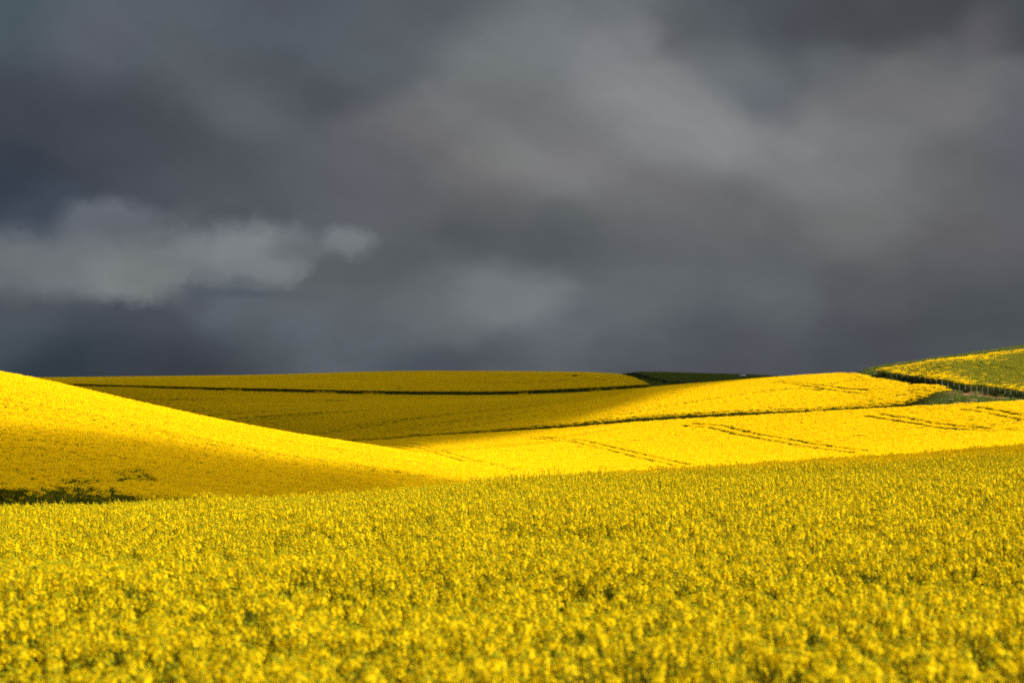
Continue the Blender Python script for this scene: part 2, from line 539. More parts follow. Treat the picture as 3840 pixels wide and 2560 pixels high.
EDGE = [hit(p, q, 100, 180) for p, q in [(0, 985), (0, 995), (300, 1018), (500, 1040), (700, 1070), (900, 1095), (1000, 1098), (1000, 1098)]]
def tau_near(x, y):
    px = pxof(x, y)
    s0 = np.interp(px, [900, 1000, 1300, 1700, 2352, 3000], [42, 38, 34, 30, 27, 26])
    veil = .58 * sstep(y, -4, 4) * sstep(x, -34, -20) * (1 - sstep(y, 60, 80))  # thin cloud added to dim the whole near field
    return veil + .95 * sstep(y, s0 - 4, s0 + 15) * (1 - sstep(y, 90, 110)) * sstep(px, 850, 1080) * (1 - sstep(x, 40, 60))  # thicker part shaped to shade the right of the brow
build_shade_cloud('wide unseen cloud shaped to shade the farthest hills', np.linspace(-640, 600, 156), np.linspace(300, 1400, 170), tau_far, 420)
build_shade_cloud('small unseen cloud shaped to shade the lower left hill', np.linspace(-60, 40, 80), np.linspace(60, 185, 90), tau_left, 260)
build_shade_cloud('thin unseen cloud added to dim the near field and its right brow', np.linspace(-36, 70, 90), np.linspace(-6, 120, 110), tau_near, 240)

# ------------------------------------------------------------------ rapeseed plants
class MB:
    def __init__(self):
        self.V, self.F, self.M = [], [], []
    def quad(self, a, b, c, d, m):
        i = len(self.V)
        self.V += [tuple(a), tuple(b), tuple(c), tuple(d)]
        self.F.append((i, i+1, i+2, i+3)); self.M.append(m)
    def tri(self, a, b, c, m):
        i = len(self.V)
        self.V += [tuple(a), tuple(b), tuple(c)]
        self.F.append((i, i+1, i+2)); self.M.append(m)
    def tube(self, pts, r0, r1, m, sides=3):
        rings = []
        n = len(pts)
        for k, p in enumerate(pts):
            d = (pts[min(k+1, n-1)] - pts[max(k-1, 0)]).normalized()
            a = d.orthogonal().normalized(); b = d.cross(a)
            r = r0 + (r1 - r0) * k / (n - 1)
            i = len(self.V)
            for s in range(sides):
                an = 2 * math.pi * s / sides
                self.V.append(tuple(p + a * (r * math.cos(an)) + b * (r * math.sin(an))))
            rings.append(i)
        for k in range(n - 1):
            for s in range(sides):
                s2 = (s + 1) % sides
                self.F.append((rings[k]+s, rings[k]+s2, rings[k+1]+s2, rings[k+1]+s)); self.M.append(m)
    def blob(self, c, r, m):
        i = len(self.V)
        for d in ((1,0,0),(-1,0,0),(0,1,0),(0,-1,0),(0,0,1.4),(0,0,-1)):
            self.V.append(tuple(c + Vector(d) * r))
        for f in ((0,2,4),(2,1,4),(1,3,4),(3,0,4),(2,0,5),(1,2,5),(3,1,5),(0,3,5)):
            self.F.append(tuple(i + k for k in f)); self.M.append(m)
    def obj(self, name, mats, parent=None, link=True):
        return link_mesh(name, self.V, self.F, mats, self.M, parent, link=link)

PM = [PETAL, BUD, STEM, LEAF, UNRIPE]
def rv(s=1.0):
    while True:
        v = Vector((random.uniform(-1,1), random.uniform(-1,1), random.uniform(-1,1)))
        if .1 < v.length < 1:
            return v.normalized() * s

def flower(b, c, nrm, size):
    """four cupped petals in a cross"""
    a = nrm.orthogonal().normalized()
    ang = random.uniform(0, math.pi)
    a = Matrix.Rotation(ang, 3, nrm) @ a
    e = nrm.cross(a)
    for k in range(4):
        d = (a, e, -a, -e)[k]
        s = nrm.cross(d)
        L = size * random.uniform(.85, 1.1)
        up = random.uniform(.05, .45)
        p1 = c + d * (L * .55) + nrm * (L * .25 * up)
        tip = c + d * L + nrm * (L * (up - .15))
        w = L * .42
        b.quad(c, p1 + s * w, tip, p1 - s * w, 0)

def raceme(base, d, n_fl, size=.010, pods=8, spread=.030, length=.055, green_top=True):
    """flower head: buds on top, a dome of open flowers below"""
    b = MB()
    top = base + d * length
    for k in range(5):
        off = rv(.006); off.z = abs(off.z)
        b.blob(top + d * .010 + off, .0042, 1)
    for k in range(n_fl):
        f = (k + random.random()) / n_fl
        an = k * 2.4 + random.uniform(-.3, .3)
        o = d.orthogonal().normalized()
        o = Matrix.Rotation(an, 3, d) @ o
        rad = spread * (.35 + .75 * (1 - f) ** .6) * random.uniform(.8, 1.15)
        c = base + d * (length * (f * 1.0)) + o * rad + d * (.010 * (1 - f))
        nrm = (o * (1.0 - .6 * f) + d * (.55 + .8 * f) + rv(.35)).normalized()
        flower(b, c, nrm, size * random.uniform(.85, 1.15))
        if k % 2 == 0:
            s = base + d * (length * f * .8)
            sd_ = nrm.orthogonal().normalized() * .0008
            b.tri(s - sd_, s + sd_, c, 2)
    return b

def stems(b, root, heads, pods=9):
    """main stem and a branch up to each flower head, with young pods below the heads"""
    main = heads[0][0]
    bend = Vector((random.uniform(-.03,.03), random.uniform(-.03,.03), 0))
    mid = root.lerp(main, .5) + bend
    b.tube([root, mid, main, main + heads[0][1] * .05], .007, .002, 2, 4)
    for (p, d) in heads[1:]:
        f = random.uniform(.45, .75)
        s = root.lerp(mid, f * 2) if f < .5 else mid.lerp(main, f * 2 - 1)
        q = s.lerp(p, .5) + Vector((p.x - s.x, p.y - s.y, 0)) * .22
        b.tube([s, q, p, p + d * .05], .0035, .0016, 2, 3)
    for (p, d) in heads:
        for k in range(pods):
            s = p - d * random.uniform(.0, .14)
            o = Matrix.Rotation(k * 2.4, 3, d) @ d.orthogonal().normalized()
            e = s + (o + d * .55) * random.uniform(.03, .05)
            wd = o.cross(d).normalized() * .0012
            b.quad(s - wd, s + wd, e + wd * .6, e - wd * .6, 2)

def leaf(b, p, d, L, wdt, m=3):
    side = d.cross(Vector((0,0,1))).normalized() * wdt
    mid = p + d * (L * .5) + Vector((0,0,.05 * L))
    tip = p + d * L - Vector((0,0,.25 * L))
    b.quad(p, mid - side, tip, mid + side, m)

def plant_design(nheads, rich=1.0):
    """positions of the flower heads of one plant"""
    H = random.uniform(1.20, 1.34)
    heads = [(Vector((random.uniform(-.03,.03), random.uniform(-.03,.03), H - .06)), (Vector((0,0,1)) + rv(.18)).normalized())]
    for k in range(nheads - 1):
        an = k * 2.4 + random.uniform(-.4,.4)
        r = random.uniform(.06, .22)
        heads.append((Vector((r*math.cos(an), r*math.sin(an), H - random.uniform(.01, .17))), (Vector((math.cos(an)*.3, math.sin(an)*.3, 1)) + rv(.2)).normalized()))
    return heads

def detailed_parts(nheads):
    heads = plant_design(nheads)
    st = MB()
    stems(st, Vector((0,0,0)), heads)
    lf = MB()
    for k in range(9):
        z = random.uniform(.25, .95)
        an = random.uniform(0, 6.28)
        d = Vector((math.cos(an), math.sin(an), random.uniform(.1,.7))).normalized()
        leaf(lf, Vector((0,0,z)), d, random.uniform(.10,.20) * (1.25 - z * .5), random.uniform(.02,.04))
    hs = [raceme(p, d, random.randint(14, 21), random.uniform(.0068, .0086), spread=random.uniform(.020,.029), length=random.uniform(.035,.058)) for (p, d) in heads]
    return st, lf, hs

def merge(bs):
    o = MB()
    for b in bs:
        i = len(o.V)
        o.V += b.V
        o.F += [tuple(k + i for k in f) for f in b.F]
        o.M += b.M
    return o

def coarse_plant(nheads, per, qsize, rad, htop, greens, H=1.28, gsize=.07, low=.2, hm=0):
    """plant or small clump as seen from afar: tufts of petals over stems and leaves"""
    b = MB()
    for k in range(nheads):
        an = k * 2.4 + random.uniform(-.5,.5)
        r = rad * math.sqrt((k + .5) / nheads)
        c = Vector((r*math.cos(an), r*math.sin(an), H - htop * random.random() ** 1.4))
        for j in range(per):
            n = rv(); n.z = abs(n.z) * 1.1 + .1; n.normalize()
            p = c + Vector((random.gauss(0, 1), random.gauss(0, 1), random.gauss(0, .8))) * qsize * .95
            a = n.orthogonal().normalized() * qsize * random.uniform(.7,1.2); e = n.cross(a) * random.uniform(.6,1)
            b.quad(p - a, p - e, p + a, p + e, hm if random.random() < .93 else 0)
        s = Vector((c.x*.3, c.y*.3, random.uniform(.1,.4)))
        wd = Vector((math.cos(an+1.57), math.sin(an+1.57), 0)) * (.0022 + qsize * .05)
        b.quad(s - wd, s + wd, c + wd*.6, c - wd*.6, 2)
    for k in range(greens):
        z = random.uniform(low, H - .12 - htop * .3)
        an = random.uniform(0, 6.28)
        r = rad * math.sqrt(random.random())
        d = Vector((math.cos(an*3), math.sin(an*3), random.uniform(-.2,1.0))).normalized()
        leaf(b, Vector((r*math.cos(an), r*math.sin(an), z)), d, gsize * random.uniform(1.2,2.4), gsize * random.uniform(.25,.5), 3 if random.random() < .65 else 2)
    return b

# ------------------------------------------------------------------ scattering of what nobody could count
def scatter(name, label, cat, pts, rot, scl, idx, sources, kind='stuff'):
    me = bpy.data.meshes.new(name)
    me.vertices.add(len(pts))
    me.vertices.foreach_set('co', np.ascontiguousarray(pts, dtype=np.float32).ravel())
    a = me.attributes.new('turn', 'FLOAT_VECTOR', 'POINT'); a.data.foreach_set('vector', np.ascontiguousarray(rot, dtype=np.float32).ravel())
    a = me.attributes.new('size', 'FLOAT', 'POINT'); a.data.foreach_set('value', np.ascontiguousarray(scl, dtype=np.float32))
    a = me.attributes.new('sort', 'INT', 'POINT'); a.data.foreach_set('value', np.ascontiguousarray(idx, dtype=np.int32))
    o = bpy.data.objects.new(name, me)
    col.objects.link(o)
    tag(o, label, cat, kind=kind)
    g = bpy.data.node_groups.new(name + '_scatter', 'GeometryNodeTree')
    g.interface.new_socket('Geometry', in_out='INPUT', socket_type='NodeSocketGeometry')
    g.interface.new_socket('Geometry', in_out='OUTPUT', socket_type='NodeSocketGeometry')
    nd = g.nodes
    gi, go, jn = nd.new('NodeGroupInput'), nd.new('NodeGroupOutput'), nd.new('GeometryNodeJoinGeometry')
    def attr(nm, typ):
        n = nd.new('GeometryNodeInputNamedAttribute'); n.data_type = typ; n.inputs['Name'].default_value = nm
        return n.outputs['Attribute']
    turn, size, sort = attr('turn', 'FLOAT_VECTOR'), attr('size', 'FLOAT'), attr('sort', 'INT')
    eu = nd.new('FunctionNodeEulerToRotation'); g.links.new(turn, eu.inputs[0])
    for k, s in enumerate(sources):
        if not (np.asarray(idx) == k).any():
            continue
        oi = nd.new('GeometryNodeObjectInfo'); oi.inputs['Object'].default_value = s
        cmp_ = nd.new('FunctionNodeCompare'); cmp_.data_type = 'INT'; cmp_.operation = 'EQUAL'
        ins = [i for i in cmp_.inputs if i.type == 'INT']
        g.links.new(sort, ins[0]); ins[1].default_value = k
        ip = nd.new('GeometryNodeInstanceOnPoints')
        g.links.new(gi.outputs[0], ip.inputs['Points'])
        g.links.new(oi.outputs['Geometry'], ip.inputs['Instance'])
        g.links.new(cmp_.outputs[0], ip.inputs['Selection'])
        g.links.new(eu.outputs[0], ip.inputs['Rotation'])
        g.links.new(size, ip.inputs['Scale'])
        g.links.new(ip.outputs[0], jn.inputs[0])
    g.links.new(jn.outputs[0], go.inputs[0])
    md = o.modifiers.new('scatter', 'NODES')
    md.node_group = g
    return o

# how far the land at each column hides what lies behind it
VP = np.linspace(-500, 2852, 280)
VY = np.unique(np.concatenate([np.linspace(6, 60, 60), np.linspace(61, 900, 420)]))
_gx = (VP[:, None] - CX) / FPX * VY[None, :]
_w = (ground(_gx, np.broadcast_to(VY, _gx.shape)) + CROP - CAM_H) / VY
_cm = np.maximum.accumulate(_w, axis=1)
def in_sight(x, y, margin=.010):
    px = CX + FPX * x / y
    i = np.clip(np.round((px - VP[0]) / (VP[1] - VP[0])).astype(int), 0, len(VP) - 1)
    j = np.clip(np.searchsorted(VY, y) - 1, 0, len(VY) - 1)
    w = (ground(x, y) + CROP - CAM_H) / y
    return w > _cm[i, j] - margin

def inside(poly, x, y):
    c = np.zeros(x.shape, bool)
    n = len(poly)
    for i in range(n):
        x1, y1 = poly[i]; x2, y2 = poly[(i + 1) % n]
        if y1 == y2: continue
        k = ((y1 > y) != (y2 > y)) & (x < (x2 - x1) * (y - y1) / (y2 - y1) + x1)
        c ^= k
    return c

def dist_line(pl, x, y):
    best = np.full(x.shape, 1e9)
    for (x1, y1), (x2, y2) in zip(pl[:-1], pl[1:]):
        dx, dy = x2 - x1, y2 - y1
        t = np.clip(((x - x1) * dx + (y - y1) * dy) / (dx*dx + dy*dy + 1e-9), 0, 1)
        best = np.minimum(best, np.hypot(x - x1 - t*dx, y - y1 - t*dy))
    return best

def grid(y0, y1, step, p0=-260, p1=2612):
    ys = np.arange(y0, y1, step)
    out = []
    for y in ys:
        xs = np.arange((p0 - CX) / FPX * y, (p1 - CX) / FPX * y, step)
        out.append(np.stack([xs, np.full_like(xs, y)], 1))
    P = np.concatenate(out)
    P += rng.uniform(-.48, .48, P.shape) * step
    return P[:, 0], P[:, 1]

def line_depth(k, px):
    return np.interp(px, PXT, DT[:, k + 1])

def drills(x, y):
    """slight rise and fall of the crop along the drilling rows"""
    return 1 + .16 * (fbm(x * .012 + 3, y * .55, 4) - .5) + .10 * (fbm(x * .05, y * .10 + 7, 3) - .5)

def finish(x, y, smin, smax, tilt=.06, sink=0.0):
    z = ground(x, y) - sink
    n = len(x)
    rot = np.stack([rng.normal(0, tilt, n), rng.normal(0, tilt, n), rng.uniform(0, 6.283, n)], 1)
    return np.stack([x, y, z], 1), rot, rng.uniform(smin, smax, n)

# ---- near field
NV = 7
designs = [detailed_parts(random.randint(9, 12)) for _ in range(NV)]
fine_src = [merge([st, lf] + hs).obj('rapeseed_detail', PM, link=False) for (st, lf, hs) in designs]
mid_src = [coarse_plant(random.randint(16, 19), 15, .0112, .20, .15, 12, gsize=.05, low=.35).obj('rapeseed_mid', PM, link=False) for _ in range(6)]

def near_points():
    x, y = grid(3.0, 78, .175, -420, 2772)
    px = pxof(x, y)
    brow = line_depth(1, px)
    ok = (y < brow + 9)
    x, y = x[ok], y[ok]
    # natural gaps between plants
    gap = fbm(x * 1.1, y * 1.1, 3)
    ok = gap > np.interp(y, [4, 9, 14, 24], [.36, .34, .27, .21])
    return x[ok], y[ok]
nx, ny = near_points()
P, rot, scl = finish(nx, ny, .93, 1.035, .07)
scl *= 1 + np.interp(ny, [6, 14], [.11, .055]) * (fbm(nx * .5 + 9, ny * .5, 3) - .5) * 2
tall = rng.random(len(scl)) < .05
scl[tall] *= rng.uniform(1.02, 1.07, int(tall.sum()))
npx = pxof(nx, ny)
in_frame = (npx > -20) & (npx < 2372) & (row_of(nx, ny, CROP) < 1600) & (ny > 5.5)
order = np.argsort(np.where(in_frame, ny, 1e9))[:300]
is_near = np.zeros(len(nx), bool); is_near[order] = True
NEAR_LABEL = 'tall yellow flowering rapeseed plant in the blurred nearest rows'
protos = []
for k, (st, lf, hs) in enumerate(designs):
    e = bpy.data.objects.new('rapeseed_plant', None)
    e.empty_display_size = .1
    ch = [st.obj('stem', PM, e, link=False), lf.obj('leaves', PM, e, link=False)] + [h.obj('flower_head', PM, e, link=False) for h in hs]
    protos.append((e, ch))
for c, i in enumerate(order):
    e, ch = protos[c % NV]
    r = e.copy()
    col.objects.link(r)
    r.location = P[i]
    r.rotation_euler = rot[i]
    r.scale = (scl[i],) * 3
    tag(r, NEAR_LABEL, 'plant', 'rapeseed plants in the nearest rows')
    for o in ch:
        q = o.copy()
        col.objects.link(q)
        q.parent = r
rest = ~is_near
lod = np.where(ny < 34, rng.integers(0, NV, len(ny)), NV + rng.integers(0, 6, len(ny)))
scatter('near_rapeseed_field', 'dense yellow rapeseed crop in flower filling the near field up to its brow', 'rapeseed field', P[rest], rot[rest], scl[rest], lod[rest], fine_src + mid_src)

# ---- crops further off
hill_src = [coarse_plant(14, 13, .020, .25, .15, 9, gsize=.08).obj('rapeseed_clump', PM, link=False) for _ in range(5)] \
         + [coarse_plant(4, 4, .024, .22, .40, 22, gsize=.09).obj('rapeseed_sparse', PM, link=False) for _ in range(3)]
far_src = [coarse_plant(26, 12, .029, .50, .13, 16, gsize=.11).obj('rapeseed_clump', PM, link=False) for _ in range(5)] \
        + [coarse_plant(5, 3, .035, .42, .40, 32, gsize=.14).obj('rapeseed_sparse', PM, link=False) for _ in range(3)]
young_src = far_src[:5] + [coarse_plant(24, 10, .029, .50, .16, 20, gsize=.11, hm=4).obj('rapeseed_budding', PM, link=False) for _ in range(3)]
dist_src = [coarse_plant(32, 11, .045, .74, .15, 22, gsize=.15).obj('rapeseed_clump', PM, link=False) for _ in range(5)] \
         + [coarse_plant(6, 3, .05, .66, .40, 40, gsize=.18).obj('rapeseed_sparse', PM, link=False) for _ in range(3)]

def pick(x, y, sparse):
    s = rng.random(len(x)) < sparse
    return np.where(s, 5 + rng.integers(0, 3, len(x)), rng.integers(0, 5, len(x)))

def rowy(x, y):
    """patchiness drawn out along the drilling rows"""
    return .65 * fbm(x * .018, y * .22, 4) + .35 * fbm(x * .006 + 9, y * .06, 3)

def poly_px(pts, y0, y1, h=K):
    return [spot(a, b, y0, y1, h) for a, b in pts]

def tram(pts, y0, y1, half=.95):
    """the two wheel tracks of a tramline"""
    c = poly_px(pts, y0, y1)
    res = []
    for s in (-half, half):
        l = []
        for i, (x, y) in enumerate(c):
            x0, y0_ = c[max(i-1, 0)]; x1, y1_ = c[min(i+1, len(c)-1)]
            dx, dy = x1 - x0, y1_ - y0_
            n = math.hypot(dx, dy) + 1e-9
            l.append((x - dy/n*s, y + dx/n*s))
        res.append(l)
    return res

# left hill
x, y = grid(104, 196, .30, -300, 1700)
px = pxof(x, y)
ok = (y > line_depth(3, px)) & in_sight(x, y)
x, y = x[ok], y[ok]
hollows = [poly_px(q, 112, 178) for q in ([(140,1106),(200,1104),(280,1101),(310,1096)], [(180,1102),(215,1103)], [(290,1090),(312,1084),(330,1080)], [(300,1100),(318,1098)])]
dd = np.min([dist_line(h, x, y) for h in hollows], axis=0)
nz = fbm(x * .5, y * .5, 3)
keep = ~((dd < .3 + 2.0 * (nz - .25)) & (rng.random(len(x)) < .7))
edge = y - line_depth(3, pxof(x, y))
keep &= ~((fbm(x * .7 + 3, y * .8, 4) + .25 * (rng.random(len(x)) - .5) < .585 - .06 * np.maximum(edge, 0)))
thin = ~keep
stay = keep | (rng.random(len(x)) < .35)
x, y, edge, thin = x[stay], y[stay], edge[stay], thin[stay]
P_, r_, s_ = finish(x, y, .93, 1.04)
s_ *= drills(x, y)
s_[thin] *= rng.uniform(.45, .8, int(thin.sum()))
sp = .55 * sstep(rowy(x, y), .53, .70) + .6 * np.exp(-edge / 2.0)
scatter('left_hill_rapeseed', 'rapeseed crop on the left hill, sunlit along its crest and shaded below', 'rapeseed field', P_, r_, s_, pick(x, y, np.where(thin, .85, sp)), hill_src)

# lower field with its tramlines
trams = []
for pts in ([(914,1018),(971,1026),(1061,1053),(1167,1078)],
            [(1217,1003),(1330,1013),(1430,1036),(1551,1063),(1600,1072)],
            [(1578,974),(1645,979),(1698,992),(1801,1011),(1875,1024),(1981,1037)],
            [(2008,952),(2128,972),(2201,982),(2328,989)],
            [(2234,937),(2352,959),(2420,968)]):
    trams += tram(pts, 200, 420)
x, y = grid(186, 440, .56, 500, 2612)
px = pxof(x, y)
ok = (y < line_depth(7, px)) & (y > line_depth(4, px) + 16) & in_sight(x, y)
x, y = x[ok], y[ok]
dt = np.min([dist_line(l, x, y) for l in trams], axis=0)
run = dt < .47 + .14 * (fbm(x * .1, y * .1, 3) - .5)
ok = ~run | (rng.random(len(x)) < .4)
x, y, run = x[ok], y[ok], run[ok]
P_, r_, s_ = finish(x, y, .95, 1.03)
s_ *= drills(x, y)
s_[run] *= rng.uniform(.50, .74, int(run.sum()))
sp = .50 * sstep(rowy(x, y), .53, .70)
scatter('lower_rapeseed_field', 'bright sunlit rapeseed crop on the lower slope crossed by paired wheel tracks', 'rapeseed field', P_, r_, s_, pick(x, y, sp), far_src)

# middle field
MID_EDGE = poly_px([(2070,921),(2174,909),(2189,897),(2081,879),(2008,868),(1924,855)], 290, 440)
mid_tram = tram([(1774,876),(1855,882),(1985,899)], 300, 445) + tram([(1850,893),(1890,895)], 300, 445, .5)
x, y = grid(296, 622, .66, -260, 2260)
px = pxof(x, y)
right = [(MID_EDGE[0][0], 200)] + MID_EDGE + [(MID_EDGE[-1][0] - 4, 470), (MID_EDGE[-1][0] - 10, 700), (400, 700), (400, 200)]
ok = (y > line_depth(8, px)) & (y < line_depth(10, px)) & ~inside(right, x, y) & in_sight(x, y)
# over the brow of the hill only a strip stays
brow = line_depth(9, px)
ok &= ~((px > 1560) & (y > brow + 22))
x, y = x[ok], y[ok]
dt = np.min([dist_line(l, x, y) for l in mid_tram], axis=0)
ok = dt > .45
x, y = x[ok], y[ok]
P_, r_, s_ = finish(x, y, .95, 1.03)
s_ *= drills(x, y)
rim = y - line_depth(8, pxof(x, y))
s_ *= np.where(rim < 2.0, rng.uniform(.75, 1.0, len(x)), 1.0)
wet = np.min([dist_line(poly_px(q, 400, 610), x, y) for q in ([(760,918),(778,919)], [(1380,903),(1425,902)])], axis=0)
sp = .70 * sstep(rowy(x, y), .50, .68) + .8 * (wet < 3)
scatter('middle_rapeseed_field', 'rapeseed crop between the two dark hedge lines, shaded on the left and sunlit on the right', 'rapeseed field', P_, r_, s_, pick(x, y, sp), far_src)

# far field
x, y = grid(616, 812, .98, -260, 1640)
px = pxof(x, y)
FAR_END = [spot(a, b, 622, 795) for a, b in [(1491,883),(1470,873),(1445,864),(1415,858)]]
rightf = [(FAR_END[0][0] + 2, 500)] + FAR_END + [(FAR_END[-1][0] - 6, 900), (600, 900), (600, 500)]
ok = (y > line_depth(11, px)) & ~inside(rightf, x, y) & in_sight(x, y)
x, y = x[ok], y[ok]
swirl = np.min([dist_line(poly_px(q, 622, 790), x, y) for q in ([(1300,862),(1325,860),(1318,864)], [(1345,868),(1395,873)], [(1290,872),(1340,870)], [(960,877),(1010,876),(1280,875)])], axis=0)
ok = swirl > .9 + rng.random(len(x)) * .9
x, y = x[ok], y[ok]
P_, r_, s_ = finish(x, y, .95, 1.03)
s_ *= drills(x, y)
sp = .70 * sstep(rowy(x, y), .50, .68)
scatter('far_rapeseed_field', 'dull yellow rapeseed crop along the farthest skyline, in cloud shade', 'rapeseed field', P_, r_, s_, pick(x, y, sp), dist_src)

# upper right field, thinly flowering
RF = [(2012,848),(2080,836),(2174,822),(2260,811),(2352,801),(2620,770),(2620,930),(2480,905),(2352,893),(2285,885),(2216,879),(2154,868),(2090,859),(2049,853)]
RFP = poly_px(RF, 296, 410)
x, y = grid(290, 420, .56, 1950, 2620)
ok = inside(RFP, x, y)
x, y = x[ok], y[ok]
rf_edge = dist_line(RFP[:6], x, y)
rf_low = dist_line(RFP[7:], x, y)
tr = np.min([dist_line(poly_px(q, 296, 405), x, y) for q in ([(2240,838),(2285,838),(2320,844)], [(2150,842),(2200,841)])], axis=0)
pat = fbm(x * .10 + 31, y * .10, 4)
rich = np.clip(np.maximum(np.exp(-rf_edge / 4.5), .75 * np.exp(-rf_low / 3.0)) + .45 * sstep(pat, .52, .72) * sstep(y, 330, 365), 0, 1)
ok = (tr > .7)
P_, r_, s_ = finish(x[ok], y[ok], .78, 1.0)
scatter('upper_rapeseed_field', 'greenish, thinly flowering rapeseed crop on the hill above the grass verge', 'rapeseed field', P_, r_, s_, pick(x[ok], y[ok], (1 - .95 * rich)[ok]), young_src)

# ------------------------------------------------------------------ grass, scrub, track
def tuft(n, H, spread, wd, mat_dry=.12):
    b = MB()
    for k in range(n):
        an = random.uniform(0, 6.28); r = spread * math.sqrt(random.random())
        p = Vector((r*math.cos(an), r*math.sin(an), 0))
        lean = Vector((random.uniform(-.5,.5), random.uniform(-.5,.5), 1)).normalized()
        h = H * random.uniform(.5, 1.15)
        s = Vector((math.cos(an*2), math.sin(an*2), 0)) * wd
        b.tri(p - s, p + s, p + lean * h, 1 if random.random() < mat_dry else 0)
    return b
grass_src = [tuft(70, .42, .55, .035, .10).obj('grass_tuft', [GRASS, DRYGRASS], link=False) for _ in range(4)] + [tuft(70, .40, .55, .035, .75).obj('dry_tuft', [GRASS, DRYGRASS], link=False) for _ in range(2)]
def shrub_mesh():
    b = MB()
    for k in range(120):
        c = rv(random.uniform(.2, .8)); c = Vector((c.x, c.y, abs(c.z) * .85 + .12))
        n = rv(); a = n.orthogonal().normalized() * random.uniform(.07,.15); e = n.cross(a) * .7
        b.quad(c - a, c - e, c + a, c + e, 0)
    return b
shrub_src = [shrub_mesh().obj('scrub_clump', [SCRUB], link=False) for _ in range(4)]

# verge and slope on the right hill: grass
TRACK = [spot(a, b, 285, 400, 0) for a, b in [(2170,902),(2200,902),(2235,906),(2268,911),(2310,914),(2352,916),(2450,924)]]
x, y = grid(284, 470, .8, 1650, 2620)
px = pxof(x, y)
ok = inside(right, x, y) & ~inside(RFP, x, y) & (y > line_depth(7, px) + .5) & in_sight(x, y)
top_strip = (y > line_depth(9, px) - 22) & (px < 2030)
x, y = x[ok], y[ok]
td = dist_line(TRACK, x, y)
keep = td > .3 + 1.6 * fbm(x * .4, y * .4, 3)
x, y, td = x[keep], y[keep], td[keep]
P_, r_, s_ = finish(x, y, .7, 1.15, .1)
dry = (.12 + .25 * sstep(fbm(x * .06, y * .06), .5, .7)) > rng.random(len(x))
scatter('verge_grass', 'rough green grass on the verge and along the top of the right hill', 'grass', P_, r_, s_, np.where(dry, 4 + rng.integers(0, 2, len(x)), rng.integers(0, 4, len(x))), grass_src)

# dark green pasture at the far end of the ridge
x, y = grid(616, 815, 1.5, 1380, 2000)
px = pxof(x, y)
ok = inside(rightf, x, y) & in_sight(x, y)
x, y = x[ok], y[ok]
P_, r_, s_ = finish(x, y, 1.2, 1.9, .1)
scatter('pasture_grass', 'dark green pasture on the shaded far ridge', 'grass', P_, r_, s_, rng.integers(0, 4, len(x)), grass_src)

# strips of rank growth under the crop edges
def strip_points(l0, l1, p0, p1, step, lo=.1, hi=.9):
    pxs = np.arange(p0, p1, step)
    t = rng.uniform(lo, hi, len(pxs))
    y = line_depth(l0, pxs) * (1 - t) + line_depth(l1, pxs) * t
    return (pxs - CX) / FPX * y + rng.uniform(-.3, .3, len(pxs)), y
xa, ya = strip_points(7, 8, 760, 2170, .9)
xb, yb = strip_points(10, 11, 60, 1500, .55)
x, y = np.concatenate([xa, xb]), np.concatenate([ya, yb])
P_, r_, s_ = finish(x, y, .5, .95, .1)
s_[len(xa):] *= 1.25
scatter('field_margin_grass', 'dark rank grass along the two strips between the fields', 'grass', P_, r_, s_, rng.integers(0, 4, len(x)), grass_src)

xa, ya = strip_points(7, 8, 780, 2120, .35, .45, 1.0)
xb, yb = strip_points(10, 11, 60, 1480, .22, .5, 1.0)
x, y = np.concatenate([xa, xb]), np.concatenate([ya, yb])
keep = (fbm(pxof(x, y) * .02, y * .05, 3) > .60) & (y > 500)
x, y = x[keep], y[keep]
P_, r_, s_ = finish(x, y, .3, .62, .1)
scatter('field_margin_rapeseed', 'stray low rapeseed growing in the two dark strips between the fields', 'rapeseed', P_, r_, s_, pick(x, y, .55 + 0 * x), far_src)

# dark scrub bank below the upper right field, and along the far ridge
def bank(pts, y0, y1, n, wid, h=0.0):
    l = [spot(a, b, y0, y1, h) for a, b in pts]
    seg = [math.hypot(b[0]-a[0], b[1]-a[1]) for a, b in zip(l[:-1], l[1:])]
    out = []
    for k in range(n):
        t = rng.random() * sum(seg); i = 0
        while i < len(seg) - 1 and t > seg[i]:
            t -= seg[i]; i += 1
        a, b = l[i], l[i+1]
        f = min(1, t / seg[i])
        out.append((a[0] + (b[0]-a[0])*f + rng.normal(0, wid), a[1] + (b[1]-a[1])*f + rng.normal(0, wid)))
    o = np.array(out)
    return o[:, 0], o[:, 1]
xa, ya = bank([(2030,857),(2090,868),(2154,879),(2216,891),(2285,900),(2352,908),(2480,925)], 296, 410, 420, .9, .4)
xb, yb = bank([(1960,856),(2005,866),(2060,874),(2120,883),(2190,893)], 296, 425, 110, 1.0, .3)
xc, yc = bank([(1425,859),(1470,867),(1530,878),(1600,884),(1700,888)], 622, 790, 260, 1.6, .4)
x, y = np.concatenate([xa, xb, xc]), np.concatenate([ya, yb, yc])
P_, r_, s_ = finish(x, y, .55, 1.15, .15)
s_[len(xa):len(xa)+len(xb)] *= .7
s_[len(xa)+len(xb):] *= 1.3
scatter('dark_scrub', 'dark low scrub along the ditch below the upper field and on the far ridge', 'scrub', P_, r_, s_, rng.integers(0, 4, len(x)), shrub_src)

